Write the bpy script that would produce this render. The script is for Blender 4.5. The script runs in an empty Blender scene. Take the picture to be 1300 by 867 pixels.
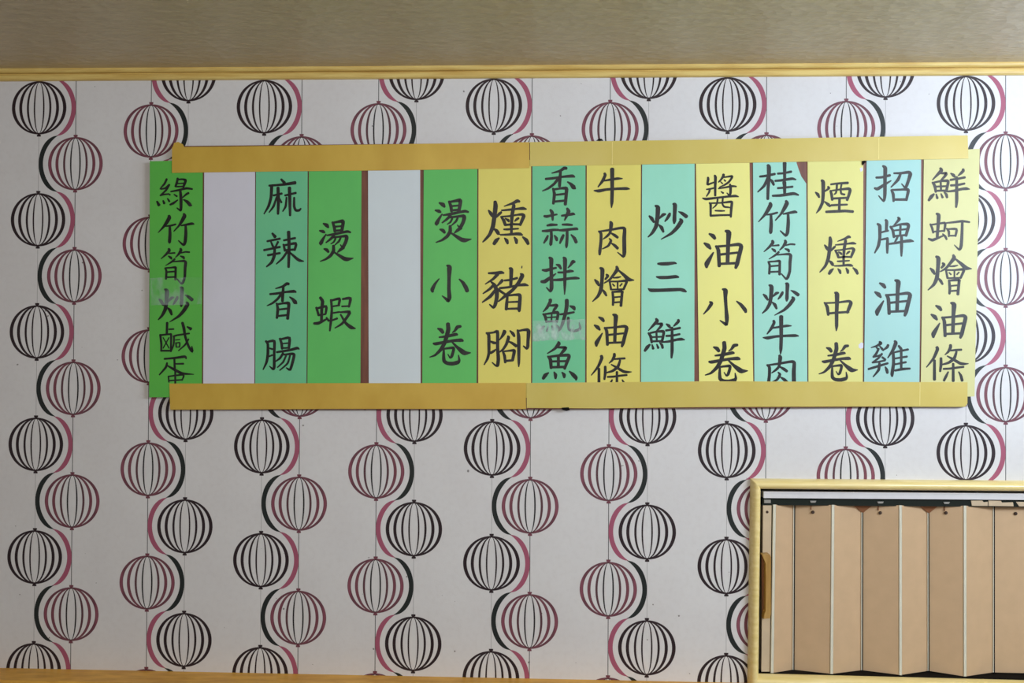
import bpy, bmesh, math, random
from mathutils import Matrix, Vector

# ------------------------------------------------------------------ camera
Z0 = 2.30                      # height of the top row of black lanterns on the wallpaper
FPX = 1100.0                   # focal length in pixels of the 1300x867 frame
CAM = Vector((1.34286, -2.34433, Z0 - 0.66165))
YAW, PITCH, ROLL = 0.03504, 0.00906, -0.00502
ROT = Matrix.Rotation(YAW, 3, 'Z') @ Matrix.Rotation(PITCH, 3, 'X') @ Matrix.Rotation(ROLL, 3, 'Y')
S = bpy.context.scene
COL = S.collection
cam = bpy.data.cameras.new('camera')
camo = bpy.data.objects.new('camera', cam)
COL.objects.link(camo)
right, fwd, up = ROT.col[0], ROT.col[1], ROT.col[2]
m = Matrix.Identity(4)
for i in range(3):
    m[i][0], m[i][1], m[i][2], m[i][3] = right[i], up[i], -fwd[i], CAM[i]
camo.matrix_world = m
cam.sensor_width = 36
cam.lens = FPX / 1300 * 36
cam.clip_start = 0.02
S.camera = camo

# ------------------------------------------------------------------ world, lamp and added fill lights, exposure
S.view_settings.view_transform = 'Standard'
S.view_settings.look = 'None'
S.view_settings.gamma = 1
S.view_settings.exposure = 0.0
w = bpy.data.worlds.new('world')
S.world = w
w.use_nodes = True
w.node_tree.nodes['Background'].inputs[0].default_value = (1.0, 0.91, 0.83, 1)
w.node_tree.nodes['Background'].inputs[1].default_value = 0.30

def area(name, loc, target, sx, sy, power, color):
    l = bpy.data.lights.new(name, 'AREA')
    l.shape = 'RECTANGLE'
    l.size, l.size_y = sx, sy
    l.energy = power
    l.color = color
    o = bpy.data.objects.new(name, l)
    COL.objects.link(o)
    o.location = loc
    o.rotation_euler = (Vector(target) - Vector(loc)).to_track_quat('-Z', 'Y').to_euler()
    return o
area('fluorescent_lamp', (3.5, -2.1, 2.3), (1.9, 0, 1.7), 1.2, 0.3, 52, (0.86, 0.94, 1.06))
area('wall_fill', (1.2, -2.9, 2.25), (1.2, 0, 1.9), 1.6, 0.6, 22, (1.0, 0.97, 0.93))  # added fill with no fixture behind it, lifts the upper middle of the wall
area('uplight_fill', (3.3, -.9, 1.7), (3.1, -.6, 2.6), .5, .4, 7.5, (0.70, 0.93, 1.4))  # added uplight, no such source; brightens the right side of the ceiling
pl = bpy.data.lights.new('ceiling_fill', 'POINT')  # added bluish point fill for the right of the ceiling, not a fixture
pl.energy, pl.shadow_soft_size, pl.color = 13, .12, (0.66, 0.92, 1.2)
plo = bpy.data.objects.new('ceiling_fill', pl)
COL.objects.link(plo)
plo.location = (3.3, -1.15, 1.98)

# ------------------------------------------------------------------ helpers
def ray(px, py):
    return fwd + right * ((px - 650) / FPX) - up * ((py - 433.5) / FPX)
def wp(px, py, d=0.0):
    """point of the plane standing d metres in front of the wall seen at this pixel of the photograph"""
    r = ray(px, py)
    t = (-d - CAM.y) / r.y
    return CAM + r * t

def mesh(name, verts, faces, mat, parent=None, smooth=False):
    me = bpy.data.meshes.new(name)
    me.from_pydata([tuple(v) for v in verts], [], faces)
    bm = bmesh.new(); bm.from_mesh(me)
    bmesh.ops.recalc_face_normals(bm, faces=bm.faces)
    bm.to_mesh(me); bm.free()
    if mat: me.materials.append(mat)
    if smooth:
        for p in me.polygons: p.use_smooth = True
    o = bpy.data.objects.new(name, me)
    COL.objects.link(o)
    if parent: o.parent = parent
    return o
def tag(o, label=None, cat=None, group=None, kind=None):
    if label: o['label'] = label
    if cat: o['category'] = cat
    if group: o['group'] = group
    if kind: o['kind'] = kind
    return o
def empty(name, loc):
    o = bpy.data.objects.new(name, None)
    o.empty_display_size = 0.05
    COL.objects.link(o)
    o.location = loc
    return o
def part(name, verts, faces, mat, root, smooth=False):
    v = [Vector(q) - root.location for q in verts]
    return mesh(name, v, faces, mat, root, smooth)
def slab(front, back):
    """closed prism between two loops of the same length"""
    n = len(front)
    f = [tuple(range(n)), tuple(range(2 * n - 1, n - 1, -1))]
    for i in range(n):
        j = (i + 1) % n
        f.append((i, j, n + j, n + i))
    return list(front) + list(back), f
def pxslab(pts, d0, d1):
    """prism whose outline is measured on the wall, from d0 (back) to d1 (front)"""
    fr = [wp(x, y, d1) for x, y in pts]
    return slab(fr, [Vector((v.x, -d0, v.z)) for v in fr])
def box(x0, x1, y0, y1, z0, z1):
    fr = [Vector(p) for p in ((x0, y0, z0), (x1, y0, z0), (x1, y0, z1), (x0, y0, z1))]
    return slab(fr, [Vector((v.x, y1, v.z)) for v in fr])

# ------------------------------------------------------------------ materials
def srgb(r, g, b):
    f = lambda c: (c / 255 / 12.92) if c / 255 <= 0.04045 else ((c / 255 + 0.055) / 1.055) ** 2.4
    return (f(r), f(g), f(b), 1)
class NT:
    def __init__(s, name, rough=0.6, spec=0.4, metal=0.0):
        s.m = bpy.data.materials.new(name); s.m.use_nodes = True
        s.t = s.m.node_tree
        s.b = s.t.nodes['Principled BSDF']
        s.b.inputs['Roughness'].default_value = rough
        s.b.inputs['Specular IOR Level'].default_value = spec
        s.b.inputs['Metallic'].default_value = metal
        s.tc = s.t.nodes.new('ShaderNodeTexCoord')
    def link(s, a, b): s.t.links.new(a, b)
    def M(s, op, a, b=None, c=None, clamp=False):
        n = s.t.nodes.new('ShaderNodeMath'); n.operation = op; n.use_clamp = clamp
        for i, v in enumerate((a, b, c)):
            if v is None: continue
            if isinstance(v, (int, float)): n.inputs[i].default_value = v
            else: s.link(v, n.inputs[i])
        return n.outputs[0]
    def mix(s, f, a, b):
        n = s.t.nodes.new('ShaderNodeMix'); n.data_type = 'RGBA'
        for i, v in ((0, f), (6, a), (7, b)):
            if isinstance(v, (int, float, tuple)): n.inputs[i].default_value = v
            else: s.link(v, n.inputs[i])
        return n.outputs[2]
    def noise(s, scale, detail=3, stretch=(1, 1, 1)):
        mp = s.t.nodes.new('ShaderNodeMapping'); mp.inputs['Scale'].default_value = stretch
        s.link(s.tc.outputs['Object'], mp.inputs[0])
        n = s.t.nodes.new('ShaderNodeTexNoise'); n.inputs['Scale'].default_value = scale
        n.inputs['Detail'].default_value = detail
        s.link(mp.outputs[0], n.inputs['Vector'])
        return n.outputs['Fac']
    def ramp(s, f, p0, p1):
        return s.M('MULTIPLY_ADD', f, 1 / (p1 - p0), -p0 / (p1 - p0), clamp=True)
    def color(s, c):
        if isinstance(c, tuple): s.b.inputs['Base Color'].default_value = c
        else: s.link(c, s.b.inputs['Base Color'])
    def bump(s, h, strength, dist):
        n = s.t.nodes.new('ShaderNodeBump'); n.inputs['Strength'].default_value = strength
        n.inputs['Distance'].default_value = dist
        s.link(h, n.inputs['Height']); s.link(n.outputs[0], s.b.inputs['Normal'])

def paper(name, c, c2=None, rough=0.5, spec=0.45):
    n = NT(name, rough, spec)
    c2 = c2 or tuple([v * 0.9 for v in c[:3]] + [1])
    n.color(n.mix(n.ramp(n.noise(9, 4, (1, 1, .6)), .3, .7), c, c2))
    n.bump(n.noise(140, 2), .12, .0006)
    return n.m
def wood(name, c, c2, stretch=(1, 8, 8), rough=0.4, spec=0.5, scale=9):
    n = NT(name, rough, spec)
    f = n.ramp(n.noise(scale, 5, stretch), .35, .65)
    n.color(n.mix(f, c, c2))
    n.bump(f, .1, .001)
    return n.m
def plain(name, c, rough=0.5, spec=0.5, metal=0.0):
    n = NT(name, rough, spec, metal)
    n.color(n.mix(n.noise(30, 3), c, tuple([v * 0.86 for v in c[:3]] + [1])))
    return n.m

PV, PH = 0.315 * 0.98439, 0.315        # vertical / horizontal repeat of the wallpaper
def wallpaper():
    n = NT('lantern_wallpaper', 0.5, 0.4)
    M = n.M
    sep = n.t.nodes.new('ShaderNodeSeparateXYZ'); n.link(n.tc.outputs['Object'], sep.inputs[0])
    X, Z = sep.outputs[0], sep.outputs[2]
    u = M('MULTIPLY', X, 1 / PH)
    v = M('MULTIPLY_ADD', Z, -1 / PV, Z0 / PV)
    k = M('FLOOR', M('ADD', u, .5))
    odd = M('FLOORED_MODULO', k, 2.0)
    xl = M('MULTIPLY', M('SUBTRACT', u, k), PH / PV)
    xl = M('MULTIPLY', xl, M('MULTIPLY_ADD', odd, -2, 1))        # odd columns are mirrored
    v = M('ADD', v, M('MULTIPLY', odd, .289))
    # which lantern row: black lantern (s=1) or pink lantern (s=-1)
    yb = M('SUBTRACT', v, M('FLOOR', M('ADD', v, .5)))
    isb = M('LESS_THAN', M('ABSOLUTE', yb), .25)
    v2 = M('ADD', v, .5)
    yp = M('SUBTRACT', v2, M('FLOOR', M('ADD', v2, .5)))
    s_ = M('MULTIPLY_ADD', isb, 2, -1)
    Y = M('ADD', M('MULTIPLY', yb, isb), M('MULTIPLY', yp, M('SUBTRACT', 1, isb)))
    x = M('MULTIPLY', xl, s_)
    xb = M('ADD', x, .1672)
    Y2 = M('MULTIPLY', Y, Y); X2 = M('MULTIPLY', xb, xb)
    def ell(a, b):
        e = M('ADD', M('MULTIPLY', X2, 1 / a / a), M('MULTIPLY', Y2, 1 / b / b))
        return M('LESS_THAN', e, 1)
    R, H = .246, .238
    rings = [(1.008, 1, .882, .945), (.737, .985, .626, .94), (.455, .975, .375, .945), (.2, .97, .144, .955)]
    rm = [M('SUBTRACT', ell(R * a, H * b), ell(R * c, H * d), clamp=True) for a, b, c, d in rings]
    ax, ay = M('ABSOLUTE', xb), M('ABSOLUTE', Y)
    cap = M('MULTIPLY', M('LESS_THAN', ax, .0185), M('GREATER_THAN', ay, .241))
    cap2 = M('MULTIPLY', M('LESS_THAN', ax, .0125), M('GREATER_THAN', ay, .232))
    cap = M('MAXIMUM', cap, cap2)
    over = M('MULTIPLY', M('LESS_THAN', M('ABSOLUTE', M('SUBTRACT', x, .1672)), .0185), M('GREATER_THAN', ay, .2425))
    # ribbon
    q = M('SUBTRACT', 1, M('MULTIPLY', Y2, 16.0), clamp=True)
    outer = M('MULTIPLY_ADD', M('POWER', q, .5), .170, -.003)
    inner = M('MULTIPLY_ADD', M('POWER', q, .8), .137, -.010)
    rib = M('MULTIPLY', M('LESS_THAN', x, outer), M('GREATER_THAN', x, inner))
    # string of the neighbouring column
    ds = M('ABSOLUTE', M('SUBTRACT', x, .1672))
    wd = M('MULTIPLY_ADD', isb, .0015, .0021)
    line = M('LESS_THAN', ds, wd)
    black = srgb(38, 22, 29); pink = srgb(136, 74, 90); rpink = srgb(162, 84, 108); green = srgb(27, 34, 34)
    nz = n.noise(6, 4)
    base = n.mix(n.ramp(nz, .3, .7), srgb(219, 219, 219), srgb(214, 213, 213))
    base = n.mix(M('MULTIPLY', n.ramp(n.noise(70, 2), .45, .75), .10), base, srgb(180, 172, 168))
    sp = n.noise(13, 1)
    spk = M('MULTIPLY', M('GREATER_THAN', n.noise(60, 1), .75), M('GREATER_THAN', sp, .56))
    base = n.mix(M('MULTIPLY', spk, .7), base, srgb(70, 60, 55))
    c = n.mix(M('MULTIPLY', line, M('MULTIPLY_ADD', isb, .35, .5)), base, green)
    c = n.mix(rib, c, n.mix(isb, green, rpink))
    mauve = n.mix(n.ramp(M('ABSOLUTE', M('SUBTRACT', M('ABSOLUTE', M('MULTIPLY', xb, 1)), .231)), 0, .02), pink, srgb(104, 58, 70))
    for i, msk in enumerate(rm):
        pc = (mauve, srgb(116, 64, 76), srgb(88, 54, 62), srgb(38, 34, 38))[i]
        c = n.mix(msk, c, n.mix(isb, pc, black))
    c = n.mix(cap, c, n.mix(isb, srgb(112, 58, 72), black))
    c = n.mix(over, c, n.mix(isb, black, srgb(112, 58, 72)))
    n.color(c)
    n.bump(n.noise(260, 2), .25, .0008)
    return n.m
M_WALL = wallpaper()

def ceiling_mat():
    n = NT('ceiling_paper', 0.36, 0.7)
    v = n.t.nodes.new('ShaderNodeTexVoronoi'); v.inputs['Scale'].default_value = 34
    mp = n.t.nodes.new('ShaderNodeMapping'); mp.inputs['Scale'].default_value = (1, 1.3, 1)
    n.link(n.tc.outputs['Object'], mp.inputs[0]); n.link(mp.outputs[0], v.inputs['Vector'])
    h = n.M('ADD', v.outputs['Distance'], n.noise(90, 3, (.5, 1.6, 1)))
    n.color(n.mix(n.ramp(n.noise(30, 4, (.4, 1.6, 1)), .3, .7), srgb(202, 184, 148), srgb(190, 172, 137)))
    n.bump(h, .5, .0045)
    return n.m
M_CEIL = ceiling_mat()
M_TRIM = wood('honey_wood', srgb(226, 200, 120), srgb(206, 172, 92), (1, 12, 12))
M_LEDGE = wood('ledge_wood', srgb(230, 176, 74), srgb(206, 150, 58), (1.5, 5, 5), .5)
M_FRAMEH = wood('yellow_varnished_wood', srgb(242, 222, 158), srgb(230, 208, 134), (1, 10, 10), .28, .6)
M_FLOOR = plain('floor_grey', srgb(150, 138, 124), .6)
M_BROWN = wood('red_brown_board', srgb(128, 74, 56), srgb(100, 56, 44), (8, 8, 1), .5)
M_GOLD = paper('gold_card_tape', srgb(211, 177, 74), srgb(194, 156, 57), .42)
M_WHITEB = paper('cool_white_paper', srgb(214, 226, 230), srgb(210, 220, 224))
M_GOLDR = paper('pale_gold_card_tape', srgb(206, 188, 100), srgb(200, 180, 84), .4)
M_TORN = paper('torn_edge', srgb(230, 214, 130))
M_GREEN = paper('green_paper', srgb(92, 188, 72), srgb(88, 180, 74))
M_GREENB = paper('bright_green_paper', srgb(98, 198, 100), srgb(92, 188, 96))
M_TEALG = paper('mint_green_paper', srgb(112, 200, 146), srgb(104, 194, 146))
M_TEAL = paper('aqua_paper', srgb(152, 222, 198), srgb(146, 214, 186))
M_CYAN = paper('pale_cyan_paper', srgb(160, 206, 198), srgb(154, 202, 198))
M_YEL = paper('yellow_paper', srgb(226, 216, 108), srgb(220, 208, 102))
M_YELP = paper('pale_yellow_paper', srgb(234, 230, 132), srgb(230, 226, 134))
M_YELC = paper('cream_yellow_paper', srgb(208, 206, 142), srgb(202, 200, 138))
M_YELM = paper('soft_yellow_paper', srgb(222, 220, 132), srgb(216, 212, 128))
M_TEALB = paper('pale_aqua_paper', srgb(160, 218, 200), srgb(150, 212, 196))
M_WHITE = paper('white_paper', srgb(218, 218, 230), srgb(212, 212, 222))
def ink():
    n = NT('brush_ink', .48, .4)
    n.color(n.mix(n.ramp(n.noise(60, 3, (1, 1, .4)), .45, .8), srgb(13, 13, 14), srgb(44, 40, 42)))
    n.bump(n.noise(200, 2), .2, .0005)
    return n.m
M_INK = ink()
M_TAN = plain('tan_panel', srgb(206, 175, 138), .55)
M_TANW = plain('beige_stile', srgb(206, 186, 156), .5)
M_HINGE = plain('cream_hinge', srgb(222, 220, 202), .4)
M_WMETAL = plain('white_metal', srgb(225, 225, 228), .35)
M_DARK = plain('dark_channel', srgb(24, 32, 26), .6, .2)
M_BLACK = plain('black_recess', srgb(20, 17, 15), .8, .1)
M_HAND = wood('handle_wood', srgb(188, 150, 84), srgb(160, 120, 60), (8, 8, 1))
M_CORN = plain('brown_gusset', srgb(140, 92, 60), .7)
M_STEEL = plain('steel', srgb(190, 190, 185), .3, .5, .6)
M_SCREW = plain('dark_screw', srgb(60, 40, 28), .5)
def cleartape(a0, a1):
    n = NT('clear_tape_film', .22, .6)
    f = n.ramp(n.noise(34, 4, (1, 1, .5)), .45, .62)
    n.color(srgb(205, 225, 220))
    n.link(n.M('MULTIPLY_ADD', f, a0, a1), n.b.inputs['Alpha'])
    n.bump(n.noise(70, 3, (1, 1, .5)), .6, .002)
    return n.m
M_FILM, M_FILMB = cleartape(.25, .05), cleartape(.38, .26)

# ------------------------------------------------------------------ the room
ZC = wp(730, 82.2, .018).z                       # ceiling height
X0, X1 = -2.2, 5.2
OP = [wp(962, 617), wp(1460, 856)]               # clear opening of the hatch
ox0, ox1, oz1, oz0 = wp(963, 700).x, wp(1490, 700).x, wp(1100, 617).z, wp(1100, 862).z
def wall_back():
    vs, fs = [], []
    xs, zs = [X0, ox0, ox1, X1], [0, oz0, oz1, ZC]
    for y in (0, .16):
        for z in zs:
            for x in xs: vs.append((x, y, z))
    for k in range(2):
        for j in range(3):
            for i in range(3):
                if i == 1 and j == 1: continue
                a = k * 16 + j * 4 + i
                fs.append((a, a + 1, a + 5, a + 4))
    idx = lambda k, j, i: k * 16 + j * 4 + i
    for (a, b) in (((1, 1), (1, 2)), ((1, 2), (2, 2)), ((2, 2), (2, 1)), ((2, 1), (1, 1)),
                   ((0, 0), (0, 1)), ((0, 1), (0, 2)), ((0, 2), (0, 3)), ((3, 0), (3, 1)), ((3, 1), (3, 2)), ((3, 2), (3, 3)),
                   ((0, 0), (1, 0)), ((1, 0), (2, 0)), ((2, 0), (3, 0)), ((0, 3), (1, 3)), ((1, 3), (2, 3)), ((2, 3), (3, 3))):
        fs.append((idx(0, *a), idx(0, *b), idx(1, *b), idx(1, *a)))
    return mesh('wall_back', vs, fs, M_WALL)
wall = tag(wall_back(), 'white wall papered with black and pink striped paper lanterns on strings', kind='structure')
v, f = box(X0, X1, -4.2, .16, ZC, ZC + .08)
tag(mesh('ceiling', v, f, M_CEIL), 'beige brown textured ceiling above the papered wall', kind='structure')
v, f = box(X0, X1, -4.2, .16, -.08, 0)
tag(mesh('floor', v, f, M_FLOOR), 'plain floor of the room', kind='structure')

def extrude_x(name, prof, x0, x1, mat):
    n = len(prof)
    v, f = slab([Vector((x0, y, z)) for y, z in prof], [Vector((x1, y, z)) for y, z in prof])
    return mesh(name, v, f, mat)
cp = [(0, -.0305), (-.007, -.0305), (-.011, -.028), (-.013, -.023), (-.013, -.0175), (-.011, -.0155), (-.004, -.0145),
      (-.004, -.0115), (-.0135, -.0105), (-.0165, -.0075), (-.018, -.004), (-.018, 0), (0, 0)]
t1 = extrude_x('trim_1', [(y, ZC + z) for y, z in cp], X0, X1, M_TRIM)
tag(t1, 'honey coloured wooden moulding where wall meets ceiling', kind='structure')
# ledge along the foot of the papered wall
a, b = wp(-60, 846.6), wp(946, 866.8)
sl = (b.z - a.z) / (b.x - a.x)
xa, xb = X0, wp(949, 860).x
za, zb = a.z + sl * (xa - a.x), a.z + sl * (xb - a.x)
lv = [(xa, 0, za), (xa, -.085, za), (xa, -.09, za - .004), (xa, -.09, za - .05), (xa, 0, za - .05)]
rv = [(xb, 0, zb), (xb, -.085, zb), (xb, -.09, zb - .004), (xb, -.09, zb - .05), (xb, 0, zb - .05)]
v, f = slab(lv, rv)
tag(mesh('trim_2', v, f, M_LEDGE), 'golden wooden ledge running along the foot of the wallpaper', kind='structure')

# ------------------------------------------------------------------ hatch: frame, tracks
win = empty('window_1', wp(1220, 866))
tag(win, 'serving hatch with varnished yellow wooden frame low in the papered wall', kind='structure')
Oc = [wp(952.3, 607.2), wp(1506, 611.5), wp(1506, 885), wp(948.5, 871)]
Ic = [wp(964.9, 620.3), wp(1492, 625), wp(1492, 869.5), wp(962.2, 856.2)]
prof = [(0, 0), (.0, .006), (.05, .013), (.14, .019), (.28, .0235), (.45, .0255), (.62, .0245), (.78, .0215), (.9, .015), (.97, .009), (1, .002), (1, -.008)]
for i in range(4):
    j = (i + 1) % 4
    vs = []
    for t, d in prof:
        for o_, n_ in ((Oc[i], Ic[i]), (Oc[j], Ic[j])):
            p = o_ + (n_ - o_) * t
            vs.append(Vector((p.x, -d, p.z)))
    fs = [(2 * q, 2 * q + 1, 2 * q + 3, 2 * q + 2) for q in range(len(prof) - 1)]
    part('frame_rail', vs, fs, M_FRAMEH, win, smooth=True)
# lining added in black, standing for the shade inside the opening
yb_ = .15
v, f = box(ox0 - .01, ox1 + .01, yb_, yb_ + .01, oz0 - .01, oz1 + .01)
part('recess_back', v, f, M_BLACK, win)
def wbox(name, x0, y0, x1, y1, d0, d1, mat, root):
    """box between pixel corners on plane d1, d0 deeper"""
    a, b = wp(x0, y0, d1), wp(x1, y1, d1)
    v, f = box(a.x, b.x, -d1, -d0, b.z, a.z)
    return part(name, v, f, mat, root)
for nm, bx in (('recess_floor', (ox0, ox1, .009, .15, oz0, oz0 + .006)), ('recess_ceiling', (ox0, ox1, .002, .15, oz1 - .006, oz1)),
               ('recess_side', (ox0, ox0 + .004, .009, .15, oz0 + .006, oz1 - .006)), ('recess_side', (ox1 - .004, ox1, .009, .15, oz0 + .006, oz1 - .006))):
    v, f = box(*bx)
    part(nm, v, f, M_BLACK, win)
tr = part('track_rail', *pxslab([(969.5, 624.4), (1492, 628.4), (1492, 636), (969.5, 632.2)], -.045, -.004), M_WMETAL, win)
part('track_lip', *pxslab([(969.5, 624), (1492, 628), (1492, 629.4), (969.5, 626)], -.02, -.002), M_WMETAL, win)
part('track_channel', *pxslab([(967.5, 632.6), (1492, 636), (1492, 645), (967.5, 641.2)], -.06, -.014), M_DARK, win)
part('bottom_track', *pxslab([(965, 854), (1492, 868), (1492, 873), (965, 860)], -.07, -.045), M_BLACK, win)
part('channel_end', *pxslab([(970.3, 634.5), (978.5, 634.5), (978.5, 638.6), (970.3, 638.6)], -.014, -.008), M_STEEL, win)

# ------------------------------------------------------------------ folding shutter
sh = empty('folding_shutter', wp(1220, 853, -.03))
tag(sh, 'tan accordion folding shutter closing the wooden framed hatch', 'shutter')
RD, VD = -.012, -.042            # ridge and valley distance from the wall face
# fold lines: (x top, x bottom, y bottom, depth, width of cream strip)
folds = [(983, 980.0, 854.0, RD), (1008.5, 1007.5, 850.2, VD), (1057.3, 1055.5, 855.2, RD), (1095, 1094.5, 850.8, VD),
         (1143, 1143, 856.6, RD), (1178.8, 1179, 851.7, VD), (1224.8, 1225, 858.4, RD), (1262, 1262, 853.6, VD),
         (1322, 1322, 855.0, -.036), (1362, 1362, 861, RD), (1396, 1396, 857.5, VD), (1440, 1440, 863.5, RD), (1480, 1480, 860, VD)]
def ytop(x): return 640.6 + (x - 970) * .0062
for i in range(len(folds) - 1):
    a, b = folds[i], folds[i + 1]
    ga = 2.2 if a[3] == RD else .9
    gb = 2.2 if b[3] == RD else 1.6
    q = [wp(a[0] + ga, ytop(a[0]), a[3]), wp(b[0] - gb, ytop(b[0]), b[3]), wp(b[1] - gb, b[2], b[3]), wp(a[1] + ga, a[2], a[3])]
    v, f = slab(q, [p + Vector((0, .004, 0)) for p in q])
    part('panel', v, f, M_TAN, sh)
for i, (xt, xb2, yb2, d) in enumerate(folds):
    if d == RD:
        q0 = [wp(xt + o_, ytop(xt) - .3, d + e) for o_, e in ((-2.1, -.0005), (-1.2, .0025), (1.2, .0025), (2.1, -.0005))]
        q1 = [wp(xb2 + o_, yb2 + .3, d + e) for o_, e in ((-2.1, -.0005), (-1.2, .0025), (1.2, .0025), (2.1, -.0005))]
    else:
        q0 = [wp(xt + o_, ytop(xt), d + e) for o_, e in ((-1.6, .002), (-1.2, .003), (-.3, .003), (-.1, .0))]
        q1 = [wp(xb2 + o_, yb2, d + e) for o_, e in ((-1.6, .002), (-1.2, .003), (-.3, .003), (-.1, .0))]
    fr = q0 + q1[::-1]
    n = 4
    vs = q0 + q1
    bk = [p + Vector((0, .003, 0)) for p in vs]
    v, f = slab(q0, q1)
    part('hinge_strip', v, f, M_HINGE, sh)
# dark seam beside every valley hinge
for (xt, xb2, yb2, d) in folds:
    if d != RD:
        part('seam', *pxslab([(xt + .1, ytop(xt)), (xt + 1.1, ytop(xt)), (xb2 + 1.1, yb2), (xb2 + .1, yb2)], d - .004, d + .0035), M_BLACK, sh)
# gussets at the valleys
for (xt, xb2, yb2, d) in folds:
    if d == VD and xt > 1050 and xt < 1500 and xt != 1262:
        q = [wp(xt - 12, ytop(xt) - .4, -.028), wp(xt + 13, ytop(xt) - .4, -.028), wp(xt + .5, ytop(xt) + 10, -.039)]
        v, f = slab(q, [p + Vector((0, .004, 0)) for p in q])
        part('corner_gusset', v, f, M_CORN, sh)
part('end_post', *pxslab([(968.8, 641.6), (979.6, 641.6), (977.4, 852.6), (966.6, 852.6)], -.04, -.014), M_TANW, sh)
part('post_gap', *pxslab([(979.6, 642), (982.0, 642), (979.6, 853), (977.4, 853)], -.045, -.03), M_BLACK, sh)  # black strip put in for the dark gap beside the post
def disc(name, px, py, d, rpx, mat, root, h=.0015, dome=.3):
    c = wp(px, py, d); r = rpx * .0021
    n = 10
    vs = [c + Vector((r * math.cos(2 * math.pi * i / n), 0, r * math.sin(2 * math.pi * i / n))) for i in range(n)]
    vs += [c + Vector((r * .7 * math.cos(2 * math.pi * i / n), -h, r * .7 * math.sin(2 * math.pi * i / n))) for i in range(n)]
    fs = [(i, (i + 1) % n, n + (i + 1) % n, n + i) for i in range(n)] + [tuple(range(n, 2 * n))]
    return part(name, vs, fs, mat, root)
disc('screw', 974, 650, -.0138, 1.8, M_SCREW, sh)
def panel_depth(px):
    for a, b in zip(folds, folds[1:]):
        if a[0] <= px <= b[0]: return a[3] + (b[3] - a[3]) * (px - a[0]) / (b[0] - a[0])
    return RD
for px, py in ((1032, 650.2), (1117.5, 651), (1201, 651), (1289.5, 652)):
    disc('screw', px, py, panel_depth(px) + .0022, 2.3, M_SCREW, sh, .0025)
for px, py in ((1032.5, 637), (1118, 638), (1202, 638.5)):
    part('roller_clip', *pxslab([(px - 4, py - 1.2), (px + 4, py - 1.2), (px + 2.6, py + 1.1), (px - 3, py + 1.1)], -.014, -.011), M_STEEL, sh)
    part('roller_pin', *pxslab([(px - 3, py + 3), (px - 2.2, py + 3), (px - 2.2, py + 10), (px - 3, py + 10)], -.045, panel_depth(px) + .002), M_CORN, sh)
# handle on the end post: a bow of wood with two feet
hp = [(967.6, 704.5), (977.2, 704), (978.8, 707), (978.6, 780), (977.6, 785), (969.5, 785.5), (970.8, 779), (972.2, 776), (972.4, 716), (970.6, 711)]
part('pull_handle', *pxslab(hp, -.013, .012), M_HAND, sh)
part('handle_plate', *pxslab([(966.8, 704), (973, 704), (973, 784.8), (967.6, 784.8)], -.014, -.010), M_CORN, sh)
# scraps of old paper stuck on the channel
sc = [[(1233, 635.6), (1247, 635.3), (1249, 637.6), (1254, 637), (1254, 642.2), (1234, 642)],
      [(1255, 635.2), (1271, 635.8), (1272, 638), (1286, 637.6), (1287, 642.6), (1255, 642.2)],
      [(1290, 637), (1318, 637.5), (1318, 642.8), (1294, 642.8)]]
for i, p in enumerate(sc):
    o = mesh('paper_scrap', *pxslab(p, -.0138, -.0122), M_TANW)
    tag(o, ('torn beige paper scrap stuck left on the dark hatch channel', 'middle torn beige paper scrap on the dark hatch channel',
            'torn beige paper scrap on the channel at the right picture edge')[i], 'paper', 'paper scraps on the hatch channel')

# ------------------------------------------------------------------ board, cards, tape
BD = .014
brd = mesh('menu_board', *pxslab([(219, 185.5), (672, 181), (1226, 174.5), (1227.5, 516), (672, 519.6), (217, 520.3)], .001, BD), M_BROWN)
tag(brd, 'long red brown backing board behind the coloured menu cards', 'board')

# glyphs traced as brush strokes: frame (x, y, scale) then strokes "x y halfwidth ..."
K = 867 / 80
G = {}
def g(ch, x, y, s, t): G[ch] = (x, y, s, [[float(q) for q in st.split()] for st in t.split(';') if st.strip()])
g('tang', 535, 245, K, "245 135 10 295 160 26 318 190 14;190 238 10 240 250 22 265 265 12;285 290 8 240 360 18 210 420 26 210 440 12;380 115 14 405 180 20 415 250 18;380 125 14 450 112 16 530 100 24 535 140 22 515 250 20;420 180 12 510 172 12;415 240 14 515 230 14;300 305 10 400 290 18 520 265 16 600 250 18 645 262 12;400 310 18 350 360 16 285 410 8;390 335 14 480 325 14 580 315 20 590 340 24 575 400 22 545 460 22 525 475 14 495 440 6;425 350 12 400 400 12 355 430 6;500 340 12 475 390 14 415 445 7;255 500 10 295 515 22 320 545 16;545 480 20 500 510 20 455 550 8;395 455 18 395 530 22 350 600 20 280 650 14 200 680 6;400 545 10 470 590 18 550 640 26 600 650 26 685 635 6")
g('xiao', 535, 325, K, "350 130 10 385 155 30 380 300 22 378 450 22 385 570 26 368 620 18 345 595 18 285 548 6;245 312 6 190 380 16 150 460 24 155 490 16;520 318 8 570 365 20 610 430 26 630 480 24")
g('xiaob', 878, 350, K, "425 185 10 465 205 30 465 300 22 475 450 20 485 580 26 480 675 16 450 655 16 390 615 6;250 360 10 275 380 22 225 460 16 165 528 6;620 352 8 680 400 20 735 470 24 745 500 16")
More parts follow.
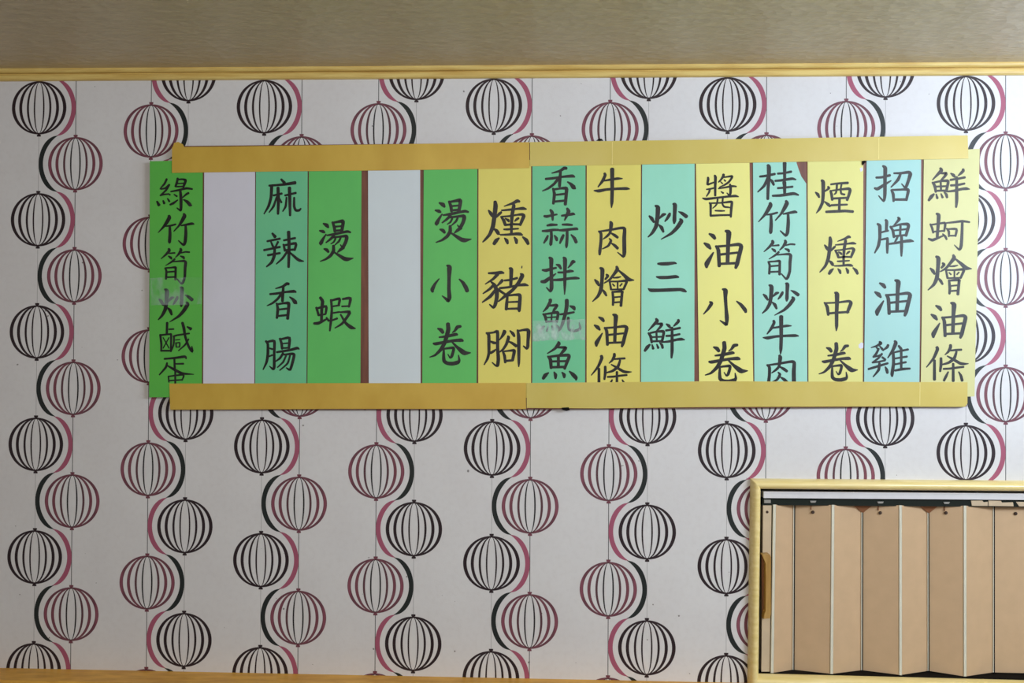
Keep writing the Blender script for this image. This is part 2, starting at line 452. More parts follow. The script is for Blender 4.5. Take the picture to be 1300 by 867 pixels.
g('juan', 535, 400, K, "225 185 10 270 205 24 295 240 20;540 155 16 495 165 22 460 215 14 425 240 6;365 120 24 370 200 26 350 280 26 320 380 24 270 470 22 190 550 14 115 578 6;245 305 10 360 290 18 470 265 20 495 270 12;165 390 12 200 395 20 330 370 18 450 350 18 545 345 22 572 355 12;425 375 10 490 440 18 560 500 30 600 522 28 678 518 5;300 465 12 370 455 14 440 450 18 440 490 18 418 565 18 395 588 10 365 540 6;308 475 12 306 560 18 312 630 22 355 662 22 430 668 24 500 650 24 520 620 16 510 550 6")
g('xun', 605, 245, K, "165 240 10 195 280 22 215 320 14;340 265 14 310 290 18 270 335 10;255 120 20 262 180 28 245 330 26 225 460 26 180 570 20 120 640 14 85 675 7;235 490 10 275 520 22 300 555 22 315 568 10;590 118 14 560 110 22 500 140 16 380 182 6;345 240 10 450 230 14 560 218 14 640 212 20 685 222 8;505 150 14 512 180 22 490 300 22 480 450 18 480 570 16;335 325 10 375 380 20 395 440 18;350 325 10 450 318 12 560 300 12 625 295 18 650 315 22 625 380 20 600 440 16;395 350 8 435 375 18 445 395 10;580 345 12 555 360 16 525 388 8;395 440 14 500 430 14 600 432 14;375 500 10 430 500 14 575 490 10;330 575 10 430 572 14 540 562 18 600 565 20 630 578 10;310 620 10 270 655 24 240 700 20;385 620 8 415 655 22 428 695 14;520 610 10 545 650 22 550 690 16;635 605 10 685 650 24 710 700 18")
g('zhu', 605, 330, K, "165 182 12 260 180 18 340 172 20 375 180 10;290 195 22 230 260 16 120 332 6;200 300 10 250 350 22 278 430 26 278 520 24 258 610 22 232 655 16 180 612 8;235 345 18 180 400 16 90 462 8;260 410 16 190 500 20 80 582 8;355 280 20 330 310 18 275 365 8;280 385 8 330 430 16 390 470 14;385 282 12 460 275 14 560 248 14;455 115 14 478 130 24 475 240 22 470 370 18;320 388 14 440 375 14 560 350 14 660 340 20 710 352 8;605 190 10 630 215 26 580 310 22 500 410 20 400 490 20 300 572 8;425 500 14 415 600 20 408 680 18;430 490 12 520 480 14 590 480 20 598 520 22 585 690 22 580 705 12;430 580 10 570 575 12;415 672 12 580 668 14;625 85 6 622 110 7")
g('jiao', 605, 400, K, "135 245 12 168 275 20 170 400 20 170 520 18 150 600 16 105 682 7;150 250 14 230 240 12 285 225 20 290 300 20 290 450 20 300 600 22 290 690 20 265 695 12 215 652 7;190 360 10 235 380 18 280 385 12;195 520 16 230 500 16 270 470 8;375 215 14 385 230 24 360 280 18 315 342 6;460 215 8 500 255 20 520 290 14;430 290 12 440 310 20 410 400 18 365 470 14 310 512 8;435 360 8 490 385 16 545 425 20;360 495 12 385 560 18 395 650 16;370 500 10 450 490 12 515 485 18 518 510 20 495 620 18;395 630 14 500 622 14;565 205 12 580 300 22 582 500 20 582 650 16 580 710 6;570 220 12 640 205 14 700 202 20 716 230 24 708 360 20 705 430 20 690 462 14 645 425 8")
g('xiang', 672, 205, K, "510 95 18 480 92 20 420 130 16 310 160 7;225 240 14 330 230 16 460 210 14 590 200 20 622 212 10;430 130 16 420 250 20 415 340 18;395 240 18 340 310 16 260 370 14 180 405 6;525 280 8 570 310 18 610 355 28 632 372 12;325 370 12 345 450 20 330 580 16;340 385 14 430 370 14 510 370 22 508 450 20 495 590 20;355 460 12 495 445 14;345 552 14 490 538 14")
g('suan', 672, 260, K, "205 155 14 240 160 18 310 145 14 380 132 10;290 70 14 315 110 22 322 210 12;445 150 12 520 140 16 600 125 18 625 133 8;520 50 14 540 90 24 515 150 18 485 212 8;245 285 12 300 275 18 380 275 12;455 272 12 530 272 16 590 278 12;180 360 12 250 358 18 330 345 16 400 345 14;410 350 12 480 348 18 580 335 16 650 330 18 665 340 10;300 350 16 305 440 18 295 540 20 293 558 10;520 340 16 520 450 18 512 560 18 510 590 8;255 425 12 235 470 18 200 525 10;345 420 8 370 460 20 378 490 14;470 415 14 450 460 20 420 530 10;575 410 8 620 460 20 645 515 20")
g('ban', 672, 310, K, "180 355 12 230 360 20 300 340 16 370 325 12;275 185 14 302 210 26 300 330 22 305 480 22 305 600 24 290 650 14 235 595 7;165 515 16 214 512 24 290 460 20 365 405 7;370 280 8 410 295 20 435 335 14;625 245 14 600 240 22 565 290 14 532 325 6;470 185 14 490 210 26 490 350 22 488 560 18 485 690 6;395 388 12 470 388 14 560 370 18 605 372 10;335 492 14 440 488 18 560 470 16 640 465 18 685 470 10")
g('you2', 672, 370, K, "288 115 22 288 140 20 245 220 18 190 280 6;285 195 12 365 188 18 385 195 14 350 240 18 320 290 10;190 310 12 218 340 18 235 420 14;215 312 12 310 298 14 385 288 20 395 320 18 375 420 16;308 300 10 305 410 10;235 360 9 380 350 9;235 415 12 375 408 12;205 480 10 170 510 18 140 552 12;258 490 10 240 545 12;310 475 8 330 520 12;360 460 8 400 495 16 410 530 8;425 315 12 510 305 16 615 285 12;515 120 24 515 200 24 495 310 22 460 430 20 425 520 12 390 555 6;535 360 16 538 400 20 535 480 14 550 528 14 620 545 16 690 520 18 700 490 14 685 430 5;560 200 10 610 222 24 622 250 14")
g('yu', 672, 415, K, "400 208 14 405 232 24 350 300 16 250 365 7;375 280 12 460 282 16 500 288 20 470 330 20 415 390 10;255 405 12 290 450 22 300 565 18;280 410 14 400 395 16 530 388 20 548 410 20 520 480 20 485 575 16;400 390 18 400 555 18;300 475 13 525 470 13;300 555 15 490 550 16;265 630 8 220 665 24 190 710 18;340 620 8 360 660 22 360 708 14;450 625 8 478 660 22 480 695 14;550 610 8 600 655 24 640 700 24 642 730 10")
g('niu', 738, 205, K, "320 165 16 328 190 18 290 270 18 230 350 7;310 265 10 400 250 14 500 235 16 565 235 6;175 400 7 240 405 20 350 385 16 500 375 16 620 372 18 665 378 6;425 105 26 425 250 24 425 400 22 420 560 20 415 635 6")
g('rou', 738, 265, K, "240 310 12 270 340 18 270 450 18 255 580 20 252 630 14;250 312 10 400 290 14 540 265 16 595 275 20 590 400 24 592 600 24 578 660 14 500 600 6;400 180 14 412 210 24 395 330 16 350 380 14 300 418 6;400 330 8 460 365 18 500 395 16;385 410 8 408 440 16 370 510 14 290 552 6;415 475 8 460 505 18 500 545 18")
g('hui', 738, 325, K, "185 325 10 220 365 22 240 405 12;260 165 14 290 190 26 285 320 22 270 460 24 230 550 18 155 625 6;345 255 12 365 275 18 330 320 12;290 460 8 320 500 18 345 545 12;485 145 14 495 185 24 450 250 18 390 325 14 315 372 7;510 195 10 590 265 20 650 322 26 725 332 5;440 300 8 500 295 12 545 285 6;385 350 10 500 350 11 615 340 16 622 362 16 580 460 14;390 350 12 410 460 14;500 350 10 500 450 10;430 385 8 455 412 10;560 380 9 532 412 9;410 462 10 580 456 10;430 490 14 440 600 17 435 675 14;430 495 12 560 487 16 560 520 17 545 685 17;450 568 10 540 560 10;440 640 11 545 632 11")
g('you', 738, 380, K, "240 245 10 285 270 22 308 300 16;180 355 10 225 385 24 255 420 12;290 465 7 245 540 20 210 600 26 208 640 14;320 390 12 350 440 20 360 625 18;335 395 13 460 385 12 590 370 18 625 395 22 600 500 22 575 600 22 558 648 14;435 210 12 475 232 28 468 350 22 460 590 20;365 490 13 580 467 12;365 600 13 590 590 13")
g('tiao', 1170, 380, 7.225, "140 440 13 145 460 14 110 540 11 45 622 4;118 560 11 118 650 12 118 735 13;178 540 11 178 600 12 170 660 9;265 420 12 265 440 13 245 480 10 215 508 4;260 470 7 310 465 9 365 462 9;320 480 9 300 540 13 250 580 11 190 598 6;235 520 5 290 550 11 350 585 12 385 592 11 430 590 3;200 638 8 260 635 9 330 625 9 385 620 8;290 590 10 290 680 11 290 748 12;245 665 6 225 705 11 205 745 10;340 665 5 360 700 11 372 745 12")
g('chao', 808, 240, K, "175 370 10 210 405 22 240 455 13;260 230 12 295 255 28 290 380 26 270 510 24 220 600 18 160 660 7;398 345 12 365 355 20 315 405 9;305 490 8 345 530 22 370 588 14;460 335 14 450 360 20 420 410 16 392 445 8;505 205 13 530 220 26 525 350 22 522 430 24 518 472 12;580 310 6 630 335 20 688 378 24;600 412 12 618 442 26 560 530 24 480 610 18 340 690 5")
g('san', 808, 320, K, "295 160 12 340 162 20 430 160 22 520 150 16 550 158 7;275 340 9 330 350 20 430 348 20 540 338 20 580 345 10;160 500 5 200 525 22 330 525 21 450 520 22 600 515 20 650 528 22 685 545 9")
g('xian', 808, 390, K, "270 160 14 285 190 22 230 250 16 165 320 6;270 230 10 350 230 18 330 270 16 280 325 10;165 355 12 195 400 18 210 485 14;190 355 12 280 335 13 365 332 18 375 360 17 350 475 16;275 340 12 280 470 12;210 412 11 360 405 11;205 470 12 355 465 12;185 515 12 150 550 22 115 600 15;215 515 8 230 570 16;280 510 8 300 560 15;320 485 8 350 520 17 360 560 15;410 230 8 445 255 20 465 280 12;575 175 16 578 195 18 545 230 16 510 262 7;405 320 13 500 305 14 600 285 14;410 395 13 500 390 14 595 370 13;355 480 10 450 470 15 560 445 16 620 440 18 665 448 5;490 280 15 490 450 19 490 600 20 482 695 12")
g('jiang', 878, 210, K, "225 165 12 228 190 16 218 262 13 260 250 11 310 232 9;318 140 14 328 165 18 325 280 16 325 415 14;205 330 8 260 322 11 320 308 9;250 330 13 240 370 12 205 425 7;440 125 16 435 150 16 405 195 12 370 230 7;430 165 8 500 155 11 555 148 14 555 168 13 510 230 13 450 270 11 380 300 5;445 195 6 465 215 11;400 225 6 425 250 9;370 318 8 450 305 11 560 285 13 615 290 9;528 260 12 537 300 16 535 380 15 520 412 12 485 378 5;405 360 6 435 380 12;150 450 7 200 462 16 350 445 13 500 428 13 600 420 16 645 430 7;245 515 10 262 540 15 262 690 13;260 520 9 400 515 10 540 500 15 555 518 16 545 600 16 540 708 13;360 450 11 350 520 11 330 555 9 290 590 5;430 450 11 425 530 11 450 568 12 500 575 11 530 580 7;325 622 9 400 625 11 455 625 7;260 692 13 400 685 12 540 682 12")
g('gui', 950, 195, K, "160 315 13 230 308 15 365 280 15;270 160 18 283 190 26 282 330 23 272 480 19 268 625 17;265 330 13 220 440 17 130 528 7;300 350 8 330 385 19 350 430 14;405 275 13 480 270 13 590 248 15;500 130 24 500 250 20 500 370 18;370 375 13 450 368 15 600 345 17 655 358 8;405 475 13 480 470 13 610 455 13;495 395 24 500 450 21 500 575 16;335 580 13 450 575 17 620 550 19 690 570 10")
g('zhu2', 950, 250, K, "300 85 18 305 115 26 265 190 23 215 260 15 140 342 5;250 245 9 330 235 13 400 215 12;312 240 15 315 370 21 308 480 22 305 498 14;520 55 15 530 88 26 495 160 23 445 240 13 372 322 7;480 235 9 560 220 15 640 205 18 668 212 10;547 230 15 550 350 21 540 480 22 515 532 16 440 465 7")
g('sun', 950, 300, K, "330 62 16 338 88 20 290 145 15 215 212 5;330 130 8 420 122 12;325 170 8 360 195 18 375 215 9;505 57 14 513 83 20 480 140 15 430 192 6;510 125 8 580 108 11 640 112 11;505 170 8 550 190 18 560 212 11;420 215 13 370 260 13 285 312 5;395 255 9 480 248 11 560 245 16 583 268 20 575 350 19 570 480 17 545 560 18 520 586 13 455 515 7;275 350 11 295 400 15 288 515 14;290 350 11 360 345 11 430 340 16 433 380 15 430 525 16;300 412 11 420 402 11;290 490 11 425 485 11")
g('yan', 1022, 220, K, "145 262 9 175 290 20 195 330 12;230 98 16 250 125 24 250 280 21 240 400 19 200 490 17 155 548 5;315 185 12 330 205 15 270 250 9;270 390 8 320 430 19 345 455 12;355 152 11 450 140 13 590 132 16;440 145 13 435 220 13 425 270 11 400 290 7;505 140 11 490 220 11 500 280 13 545 292 12;350 240 13 365 290 17 375 365 16;360 240 9 460 225 11 600 212 18 620 238 19 600 310 17 578 368 16;375 347 13 580 337 13;475 350 16 470 520 16;360 440 13 460 435 13 580 430 11;290 530 15 400 525 17 550 518 17 660 527 16")
g('zhong', 1022, 360, K, "265 260 9 305 320 21 320 430 16;280 268 11 430 262 11 600 242 16 632 268 22 605 340 21 580 400 16;325 410 13 440 400 14 600 390 14;410 125 12 440 145 28 440 280 24 435 420 22 435 580 20 430 650 6")
g('zhao', 1092, 195, K, "220 330 13 300 325 15 410 298 16;312 170 12 345 200 24 342 350 22 340 560 21 325 655 13 255 580 7;200 475 13 240 485 20 330 430 17 425 372 7;465 270 11 570 268 15 668 256 19 690 285 24 665 370 19 640 440 19 620 470 14 570 415 6;555 280 15 520 360 19 425 462 7;430 500 13 455 560 19 460 655 14;440 500 13 560 495 13 650 492 18 662 518 19 635 640 16;460 632 15 640 632 17")
g('pai', 1092, 265, K, "238 208 13 270 240 22 270 400 19 250 510 19 200 608 8;350 155 14 365 178 20 360 290 18;290 325 11 385 300 13;285 425 11 380 407 15;378 412 15 375 500 19 373 608 12;520 120 12 538 142 20 500 190 13 465 225 7;415 245 13 450 300 17 465 390 16;430 250 11 550 215 13 650 212 20 665 242 20 630 370 18;455 300 10 640 280 12;460 378 12 625 362 13;555 220 14 550 370 14;520 370 13 500 420 13 470 470 9;390 485 11 500 470 15 600 450 17 690 440 20 735 448 7;570 390 17 570 520 19 568 650 11")
g('ji', 1092, 415, K, "265 205 12 285 225 20 230 260 13 150 285 5;215 270 8 240 300 12;270 265 8 300 300 15 320 325 9;385 250 16 370 280 17 328 312 10;255 300 13 220 370 15 178 412 9;300 370 13 250 430 13 168 492 10;178 415 9 240 400 11 300 378 11;305 418 13 348 450 13;168 490 11 250 480 11 345 460 11;115 580 13 230 545 15 380 500 13;265 500 15 255 590 17 180 685 7;345 550 8 365 590 19 375 632 16;475 195 14 490 222 24 450 320 19 380 425 7;455 350 17 460 500 19 440 640 21 440 678 13;530 260 13 558 295 18;470 350 11 560 330 13 660 310 13;565 300 16 565 560 15;475 435 11 645 408 13;475 515 11 630 485 13;480 600 13 580 580 17 685 573 12")
g('ke', 1170, 260, K, "205 122 13 235 145 24 228 280 20 215 440 18;120 265 11 145 320 15 160 385 12;135 275 11 230 260 11 318 248 14 325 280 15 310 365 12;165 370 10 310 357 11;95 465 11 150 485 18 240 450 13 310 420 9;290 400 8 325 435 15 345 475 12;340 250 9 440 240 13 560 225 15 660 238 11;345 325 10 375 370 15 375 435 11;355 335 10 480 335 15 465 430 13;370 425 10 465 425 10;560 240 16 555 400 18 545 560 20 520 618 14 450 552 5")
g('lv', 185, 210, K, "288 188 13 260 250 13 198 325 8 270 312 12 322 268 13;325 265 12 280 340 12 200 415 9;200 415 8 250 400 10 320 392 9;310 390 8 335 405 10;155 495 11 182 545 20;240 485 10 255 522 15;300 455 8 325 495 13;440 178 13 430 230 15 410 290 13;445 195 11 500 190 11 548 202 16 540 240 16 515 300 13;435 250 8 520 245 8;415 292 9 515 290 10;345 360 9 450 340 13 560 315 14 640 325 11;475 340 15 485 450 19 485 580 17 480 622 12 430 585 7;390 400 8 430 425 11;335 540 11 380 520 15 440 475 7;590 380 13 560 395 13 510 440 7;520 470 8 570 500 19 610 542 22 630 550 10")
g('xian2', 185, 400, K, "295 105 15 290 250 14;320 195 10 385 192 10;200 270 13 215 400 13 212 495 11;205 275 11 330 262 11 350 275 13 345 500 11;215 490 11 345 490 11;240 310 7 320 455 7;320 310 7 240 455 7;280 380 12 281 381 12;380 292 11 440 275 11 600 252 10;390 285 11 385 400 11 350 500 7;410 342 7 470 335 7;415 380 9 420 440 9;415 385 7 468 380 9 465 440 9;420 440 7 465 438 7;505 105 16 525 180 18 545 300 15 590 430 15 640 500 17 635 430 6;590 330 10 540 410 11 450 490 6;570 160 8 620 190 20")
g('dan', 185, 425, 8.67, "205 265 9 320 255 11 430 240 13 445 262 7;315 260 9 320 380 11;330 320 7 415 318 9;235 310 9 220 360 11 150 440 6;240 340 7 310 380 13 400 425 13 530 435 3;250 455 7 255 520 7;250 458 7 415 440 9 400 500 7;255 505 7 400 495 7;325 400 9 325 540 9")
g('ma', 315, 215, 867/140, "260 78 7 285 105 11;165 128 7 270 120 9 370 105 12;185 130 11 180 220 10 160 290 9 125 350 4;200 205 7 265 190 8;235 145 11 238 250 11 235 350 8;225 215 6 200 290 8 165 338 4;248 230 5 262 260 7;290 205 7 375 185 8;325 145 12 328 250 11 330 362 8;302 220 6 295 290 8 272 330 4;362 222 7 362 290 9 375 322 9 400 322 9 415 308 5")
g('la', 315, 215, 867/140, "190 503 7 212 530 12;150 565 7 250 545 8;180 570 6 195 605 8;235 570 8 215 610 6;125 635 8 250 610 8;155 675 8 250 658 8;210 610 8 205 680 11 185 730 10 145 765 5;280 558 7 370 540 8;318 492 12 322 600 11 318 768 9;278 590 7 290 640 9;285 597 7 375 582 10 365 635 8;290 635 7 365 630 8;305 650 8 270 700 8 222 744 4;330 655 6 380 700 10 405 716 10 436 722 4")
g('chang', 315, 345, 867/140, "140 545 8 155 570 9 155 650 10 145 710 9 118 768 4;150 552 7 205 545 10 205 640 9 205 750 10 195 765 8 168 742 3;165 600 5 190 608 7;165 665 6 190 655 6;250 525 8 262 560 9 268 605 9;260 530 7 325 520 10 320 600 9;270 565 5 318 560 5;268 600 6 318 598 6;225 632 7 330 615 9 385 600 10 402 608 4;275 640 8 250 680 8 215 705 4;280 652 6 340 645 9 362 652 10 350 710 10 330 770 9 300 755 4;300 655 6 275 710 7 230 752 4;330 655 6 310 720 7 248 775 4")
g('xia', 385, 265, 5.1, "110 575 8 125 600 10 120 650 9 118 730 8;85 640 7 100 690 7;90 645 6 148 632 8 145 680 6;100 690 5 145 682 5;70 742 7 100 740 9 150 715 5;150 705 5 165 725 7;180 590 7 185 650 7 180 720 8 172 790 5;180 595 6 235 582 8 230 620 7;190 632 5 235 625 5;190 675 5 235 668 5;180 725 5 220 710 6;255 585 6 305 580 9 295 635 6;250 632 5 300 630 5;240 670 5 300 668 9 285 700 8 250 745 7 205 772 3;242 685 5 275 740 8 310 768 11 338 775 3")

def catmull(pts, n=4):
    if len(pts) < 3: return pts
    out = []
    P = [pts[0]] + pts + [pts[-1]]
    for i in range(1, len(P) - 2):
        p0, p1, p2, p3 = P[i - 1:i + 3]
        # damp tangents at sharp corners so the brush does not loop
        for k in range(n):
            t = k / n
            out.append(tuple(0.5 * (2 * p1[c] + (p2[c] - p0[c]) * t * .85 + (2 * p0[c] - 5 * p1[c] + 4 * p2[c] - p3[c]) * t * t * .0
                       ) if False else
                       (p1[c] * (1 - t) ** 2 * (1 + 2 * t) + p2[c] * t * t * (3 - 2 * t)
                        + .3 * (p2[c] - p0[c]) * t * (1 - t) ** 2 - .3 * (p3[c] - p1[c]) * t * t * (1 - t)) for c in range(3)))
    out.append(pts[-1])
    return out
def strokes(ch):
    x0, y0, s, st = G[ch]
    res = []
    for q in st:
        pts = [(q[i] / s + x0, q[i + 1] / s + y0, q[i + 2] / s * 1.1 + .12) for i in range(0, len(q) - 2, 3)]
        res.append(catmull(pts))
    return res
def bbox(sts):
    xs = [p[0] - 0 for s in sts for p in s]; ys = [p[1] for s in sts for p in s]
    ws = [p[2] for s in sts for p in s]
    return min(p[0] - p[2] for s in sts for p in s), min(p[1] - p[2] * .7 for s in sts for p in s), \
        max(p[0] + p[2] * .7 for s in sts for p in s), max(p[1] + p[2] * .7 for s in sts for p in s)
def character(ch, root, d, to=None, clip=None):
    sts = strokes(ch)
    if to:
        a = bbox(sts)
        sx, sy = (to[2] - to[0]) / (a[2] - a[0]), (to[3] - to[1]) / (a[3] - a[1])
        sw = math.sqrt(abs(sx * sy))
        sts = [[(to[0] + (x - a[0]) * sx, to[1] + (y - a[1]) * sy, r * sw) for x, y, r in s] for s in sts]
    vs, fs = [], []
    for si, s in enumerate(sts):
        dd = d + .00004 * (si % 5)
        L, R_ = [], []
        n = len(s)
        for i, (x, y, r) in enumerate(s):
            a = s[max(0, i - 1)]; b = s[min(n - 1, i + 1)]
            tx, ty = b[0] - a[0], b[1] - a[1]
            l = math.hypot(tx, ty) or 1
            tx, ty = tx / l, ty / l
            L.append((x - ty * r, y + tx * r)); R_.append((x + ty * r, y - tx * r))
            if i == 0: t0 = (tx, ty)
            t1_ = (tx, ty)
        def cap(c, t, sg):
            x, y, r = c
            return [(x - t[1] * r * math.cos(a) + sg * t[0] * r * .75 * math.sin(a), y + t[0] * r * math.cos(a) + sg * t[1] * r * .75 * math.sin(a))
                    for a in (math.pi * k / 5 for k in range(1, 5))]
        base = len(vs)
        for p in L + R_: vs.append(wp(p[0], p[1], dd))
        for i in range(n - 1):
            fs.append((base + i, base + i + 1, base + n + i + 1, base + n + i))
        for c, t, sg, li in ((s[0], t0, -1, 0), (s[-1], t1_, 1, n - 1)):
            k = len(vs)
            cc = cap(c, t, sg)
            for p in cc: vs.append(wp(p[0], p[1], dd))
            fs.append((base + li,) + tuple(range(k, k + len(cc))) + (base + n + li,))
    return part('painted_character', vs, fs, M_INK, root)

CT = .0012
A1, A2 = BD + .0010, BD + .0010 + CT
cards = [
 ('green', M_GREEN, [(190.2, 204.6), (257.6, 203.5), (256.3, 500), (256.2, 504), (189.4, 504.3)], 'leftmost green card hanging past the board end, six brush characters', 
    [('lv', None), ('zhu2', (200.2, 270.4, 246.8, 312.1)), ('sun', (203.9, 314.5, 241.3, 361)), ('chao', (200.2, 363.8, 245.4, 409)), ('xian2', None), ('dan', None)]),
 ('white', M_WHITE, [(259.0, 203), (324.1, 203), (323.0, 505), (257.5, 505)], 'blank white card right of the leftmost green card', []),
 ('mint', M_TEALG, [(324.7, 203), (390.9, 203), (389.2, 505), (323.6, 505)], 'mint green card with four characters right of a blank white card',
    [('ma', None), ('la', None), ('xiang', (338.4, 358.7, 377.4, 406)), ('chang', None)]),
 ('green', M_GREENB, [(392.0, 203), (459.3, 203), (457.6, 505), (389.9, 505)], 'bright green card with only two characters',
    [('tang', (404.6, 279, 448.9, 332.2)), ('xia', None)]),
 ('white', M_WHITEB, [(466.9, 203), (533.6, 203), (534.2, 505), (467.9, 505)], 'blank white card with a brown gap on its left', []),
 ('green', M_GREENB, [(537.8, 203), (606.3, 203), (605.2, 505), (535.6, 505)], 'bright green card with three characters beside a yellow card',
    [('tang', None), ('xiao', None), ('juan', None)]),
 ('yellow', M_YEL, [(607.2, 203), (674.5, 203), (674.4, 505), (606.8, 505)], 'leftmost of the yellow cards, with three large characters',
    [('xun', None), ('zhu', None), ('jiao', None)]),
 ('mint', M_TEALG, [(675.6, 203), (743.6, 203), (743.1, 505), (675.4, 505)], 'mint green card with five characters and a patch of clear tape',
    [('xiang', None), ('suan', None), ('ban', None), ('you2', None), ('yu', None)]),
 ('yellow', M_YEL, [(744.6, 203), (814.0, 203), (812.6, 505), (744.4, 505)], 'second yellow card from the left, five characters, the last cut by the gold strip',
    [('niu', None), ('rou', None), ('hui', None), ('you', None), ('tiao', (750, 448, 802.2, 494.5))]),
 ('aqua', M_TEAL, [(814.9, 203), (882.2, 203), (881.7, 505), (813.4, 505)], 'aqua card with three characters, the middle one three bars',
    [('chao', None), ('san', None), ('xian', None)]),
 ('yellow', M_YELP, [(883.2, 203), (951.7, 200), (956.9, 505), (887.5, 505)], 'yellow card leaning slightly, four characters, between two aqua cards',
    [('jiang', None), ('you', (892.8, 292, 942.9, 341.4)), ('xiaob', None), ('juan', (894.6, 433, 949.8, 486)),]),
 ('aqua', M_TEALB, [(955.6, 200), (1010.8, 200), (1011.6, 207), (1014.2, 215), (1017.6, 224), (1023.8, 233), (1025.4, 505), (957.6, 505)], 'pale aqua card with a torn top right corner and six characters',
    [('gui', None), ('zhu2', None), ('sun', None), ('chao', (967, 358.8, 1015, 400.6)), ('niu', (967.9, 400, 1014.4, 450.2)), ('rou', (972.5, 450.2, 1010, 497))]),
 ('yellow', M_YELM, [(1025.0, 200), (1096.3, 200), (1095.5, 505), (1026.2, 505)], 'pale yellow card with four characters between two pale aqua cards',
    [('yan', None), ('xun', (1040, 299.2, 1089.8, 348.8)), ('zhong', None), ('juan', (1039, 434.3, 1089.3, 483.9))]),
 ('aqua', M_CYAN, [(1100.0, 198), (1169.7, 198), (1167.3, 505), (1096.5, 505)], 'rightmost pale cyan card with four characters',
    [('zhao', None), ('pai', None), ('you', (1109.5, 354.8, 1157.2, 401.8)), ('ji', None)]),
 ('yellow', M_YELC, [(1172.7, 196), (1226, 190), (1243.8, 188.6), (1237.2, 503.2), (1168.5, 505)], 'rightmost pale yellow card hanging past the board end, five characters',
    [('xian', (1177.4, 212.5, 1231.6, 264)), ('ke', None), ('hui', (1177.4, 322.8, 1234, 375)), ('you', (1181, 383.5, 1227.6, 430)), ('tiao', None)]),
]
for i, (cn, mat, pts, label, chars) in enumerate(cards):
    c = empty('menu_card', wp(sum(p[0] for p in pts) / len(pts), max(p[1] for p in pts), A1))
    tag(c, label, 'menu card', 'coloured menu cards on the wall board' if chars else 'blank white cards on the wall board')
    xm = sum(p[0] for p in pts) / len(pts)
    sh_ = lambda p: (p[0] + (0 if (i == 0 and p[0] < xm) or (i == 14 and p[0] > xm) else (.3 if p[0] < xm else -.3)), p[1])
    pts = [sh_(p) for p in pts]
    part('card_sheet', *pxslab(pts, A1, A2), mat, c)
    for q in ([(1090, 437.5), (1093.5, 434.6), (1096, 435.8), (1095.8, 441.6), (1092.5, 442.8), (1090.2, 441.2)], [(1091.5, 213.5), (1094.6, 212.2), (1095.6, 216), (1092.6, 218.4)]) if i == 12 else ():
        part('torn_patch', *pxslab(q, A2 + .0001, A2 + .0003), M_WHITE, c)
    for ch, to in chars:
        character(ch, c, A2 + .00012, to)

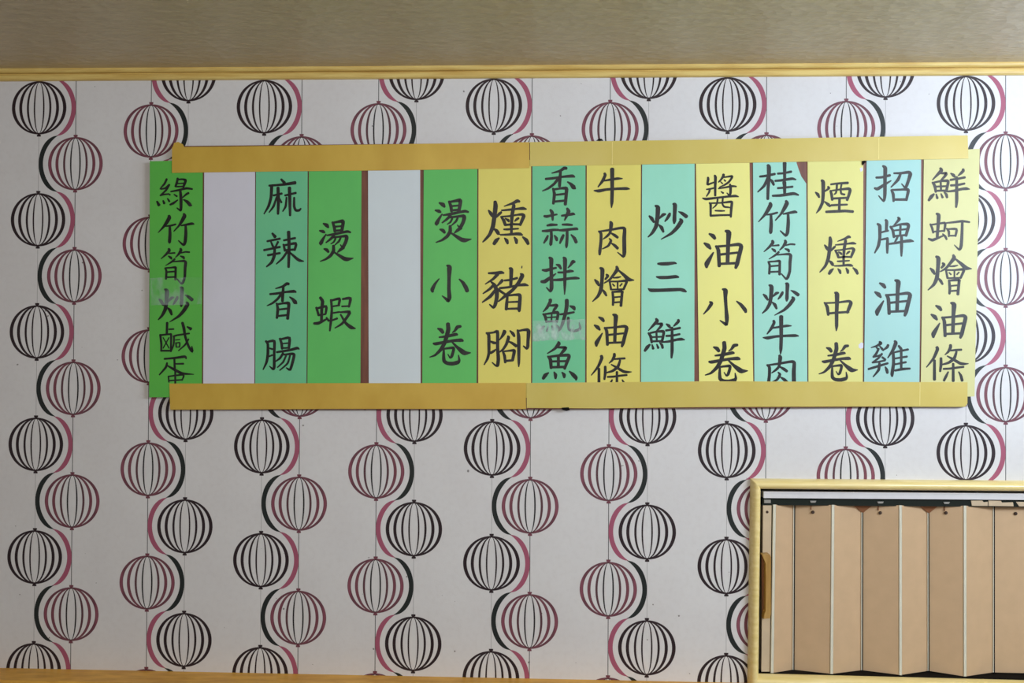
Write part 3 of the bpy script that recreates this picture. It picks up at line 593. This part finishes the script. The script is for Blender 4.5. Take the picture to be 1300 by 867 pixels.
# gold edging strips
T1 = A2 + .0004
edges = [([(218.3, 186.8), (350, 185.2), (500, 183.0), (672, 180.4), (672, 213.2), (500, 216.2), (350, 217.6), (218.3, 219.4)], 'left half of the gold edging strip along the top of the menu'),
         ([(672.8, 180.4), (900, 177.2), (1228.6, 171.8), (1229.4, 201.2), (1100, 203.8), (900, 207.4), (672.8, 211.0)], 'right half of the gold edging strip along the top of the menu'),
         ([(215.0, 486.9), (440, 486.4), (667.6, 486.2), (667.8, 519.2), (440, 519.0), (216.0, 520.0)], 'left half of the gold edging strip along the bottom of the menu'),
         ([(668.6, 486.2), (900, 484.0), (1100, 484.6), (1228.4, 485.2), (1228.2, 512.0), (1225, 516.4), (1100, 516.0), (900, 516.6), (760, 518.4), (668.6, 517.8)], 'right half of the gold edging strip along the bottom of the menu')]
for pts, label in edges:
    o = mesh('edging_strip', *pxslab(pts, T1, T1 + .0014), M_GOLDR if 'right' in label else M_GOLD)
    for cx, y0, y1 in ((777.5, 180.2, 208.6), (1115.5, 175.2, 202.2)) if 'right half of the gold edging strip along the top' in label else ((1168, 485.6, 515),) if 'right' in label else ():
        part('fold_crease', *pxslab([(cx - .5, y0), (cx + .5, y0), (cx + .3, y1), (cx - .7, y1)], T1 + .0012, T1 + .0017), M_TORN, o)
    tag(o, label, 'edging', 'gold edging strips of the menu board')
o = mesh('tape_scrap', *pxslab([(219, 187.5), (221, 181.5), (226, 180), (232, 183), (234, 187.3)], .0145, .0155), M_GOLD)
tag(o, 'torn gold scrap sticking up behind the top left strip end', 'scrap')
# clear tape
def film(name, pts, label, mat):
    n = 10
    # crinkled sheet: grid between left and right edges
    (x0, y0), (x1, y1), (x2, y2), (x3, y3) = pts
    rnd = random.Random(int(x0 * 7))
    vs, fs = [], []
    for j in range(7):
        for i in range(n + 1):
            u_, v_ = i / n, j / 6
            x = (x0 * (1 - u_) + x1 * u_) * (1 - v_) + (x3 * (1 - u_) + x2 * u_) * v_
            y = (y0 * (1 - u_) + y1 * u_) * (1 - v_) + (y3 * (1 - u_) + y2 * u_) * v_
            if j in (0, 6): y += rnd.uniform(-.7, .7)
            vs.append(wp(x, y, A2 + .0005 + rnd.uniform(0, .0006)))
    for j in range(6):
        for i in range(n):
            a = j * (n + 1) + i
            fs.append((a, a + 1, a + n + 2, a + n + 1))
    o = mesh(name, vs, fs, mat, smooth=True)
    return tag(o, label, 'tape')
film('clear_tape', [(677, 407), (743, 405), (743, 431), (676, 433)], 'crinkled clear tape patch across the mint green card', M_FILMB)
film('clear_tape', [(191, 353), (256, 352), (256, 386), (191, 388)], 'crinkled clear tape patch across the leftmost green card', M_FILM)
for q, label in (([(1094.6, 204.4), (1097.6, 203.8), (1099.4, 205.6), (1097.2, 207.4), (1095.8, 209.6), (1094.6, 208)], 'black nail head left of the pale cyan card, under the top gold strip'),
                 ([(713, 517.5), (722, 517), (723.5, 520.5), (719, 521.8), (714, 520.2)], 'small black clip sticking out below the bottom gold strip'),
                 ([(757, 178.6), (760, 176), (764, 176.2), (766, 178.6)], 'small black clip sticking up above the top gold strip')):
    tag(mesh('nail' if 'nail' in label else 'clip', *pxslab(q, .0166, .019), M_BLACK), label, 'nail' if 'nail' in label else 'clip')
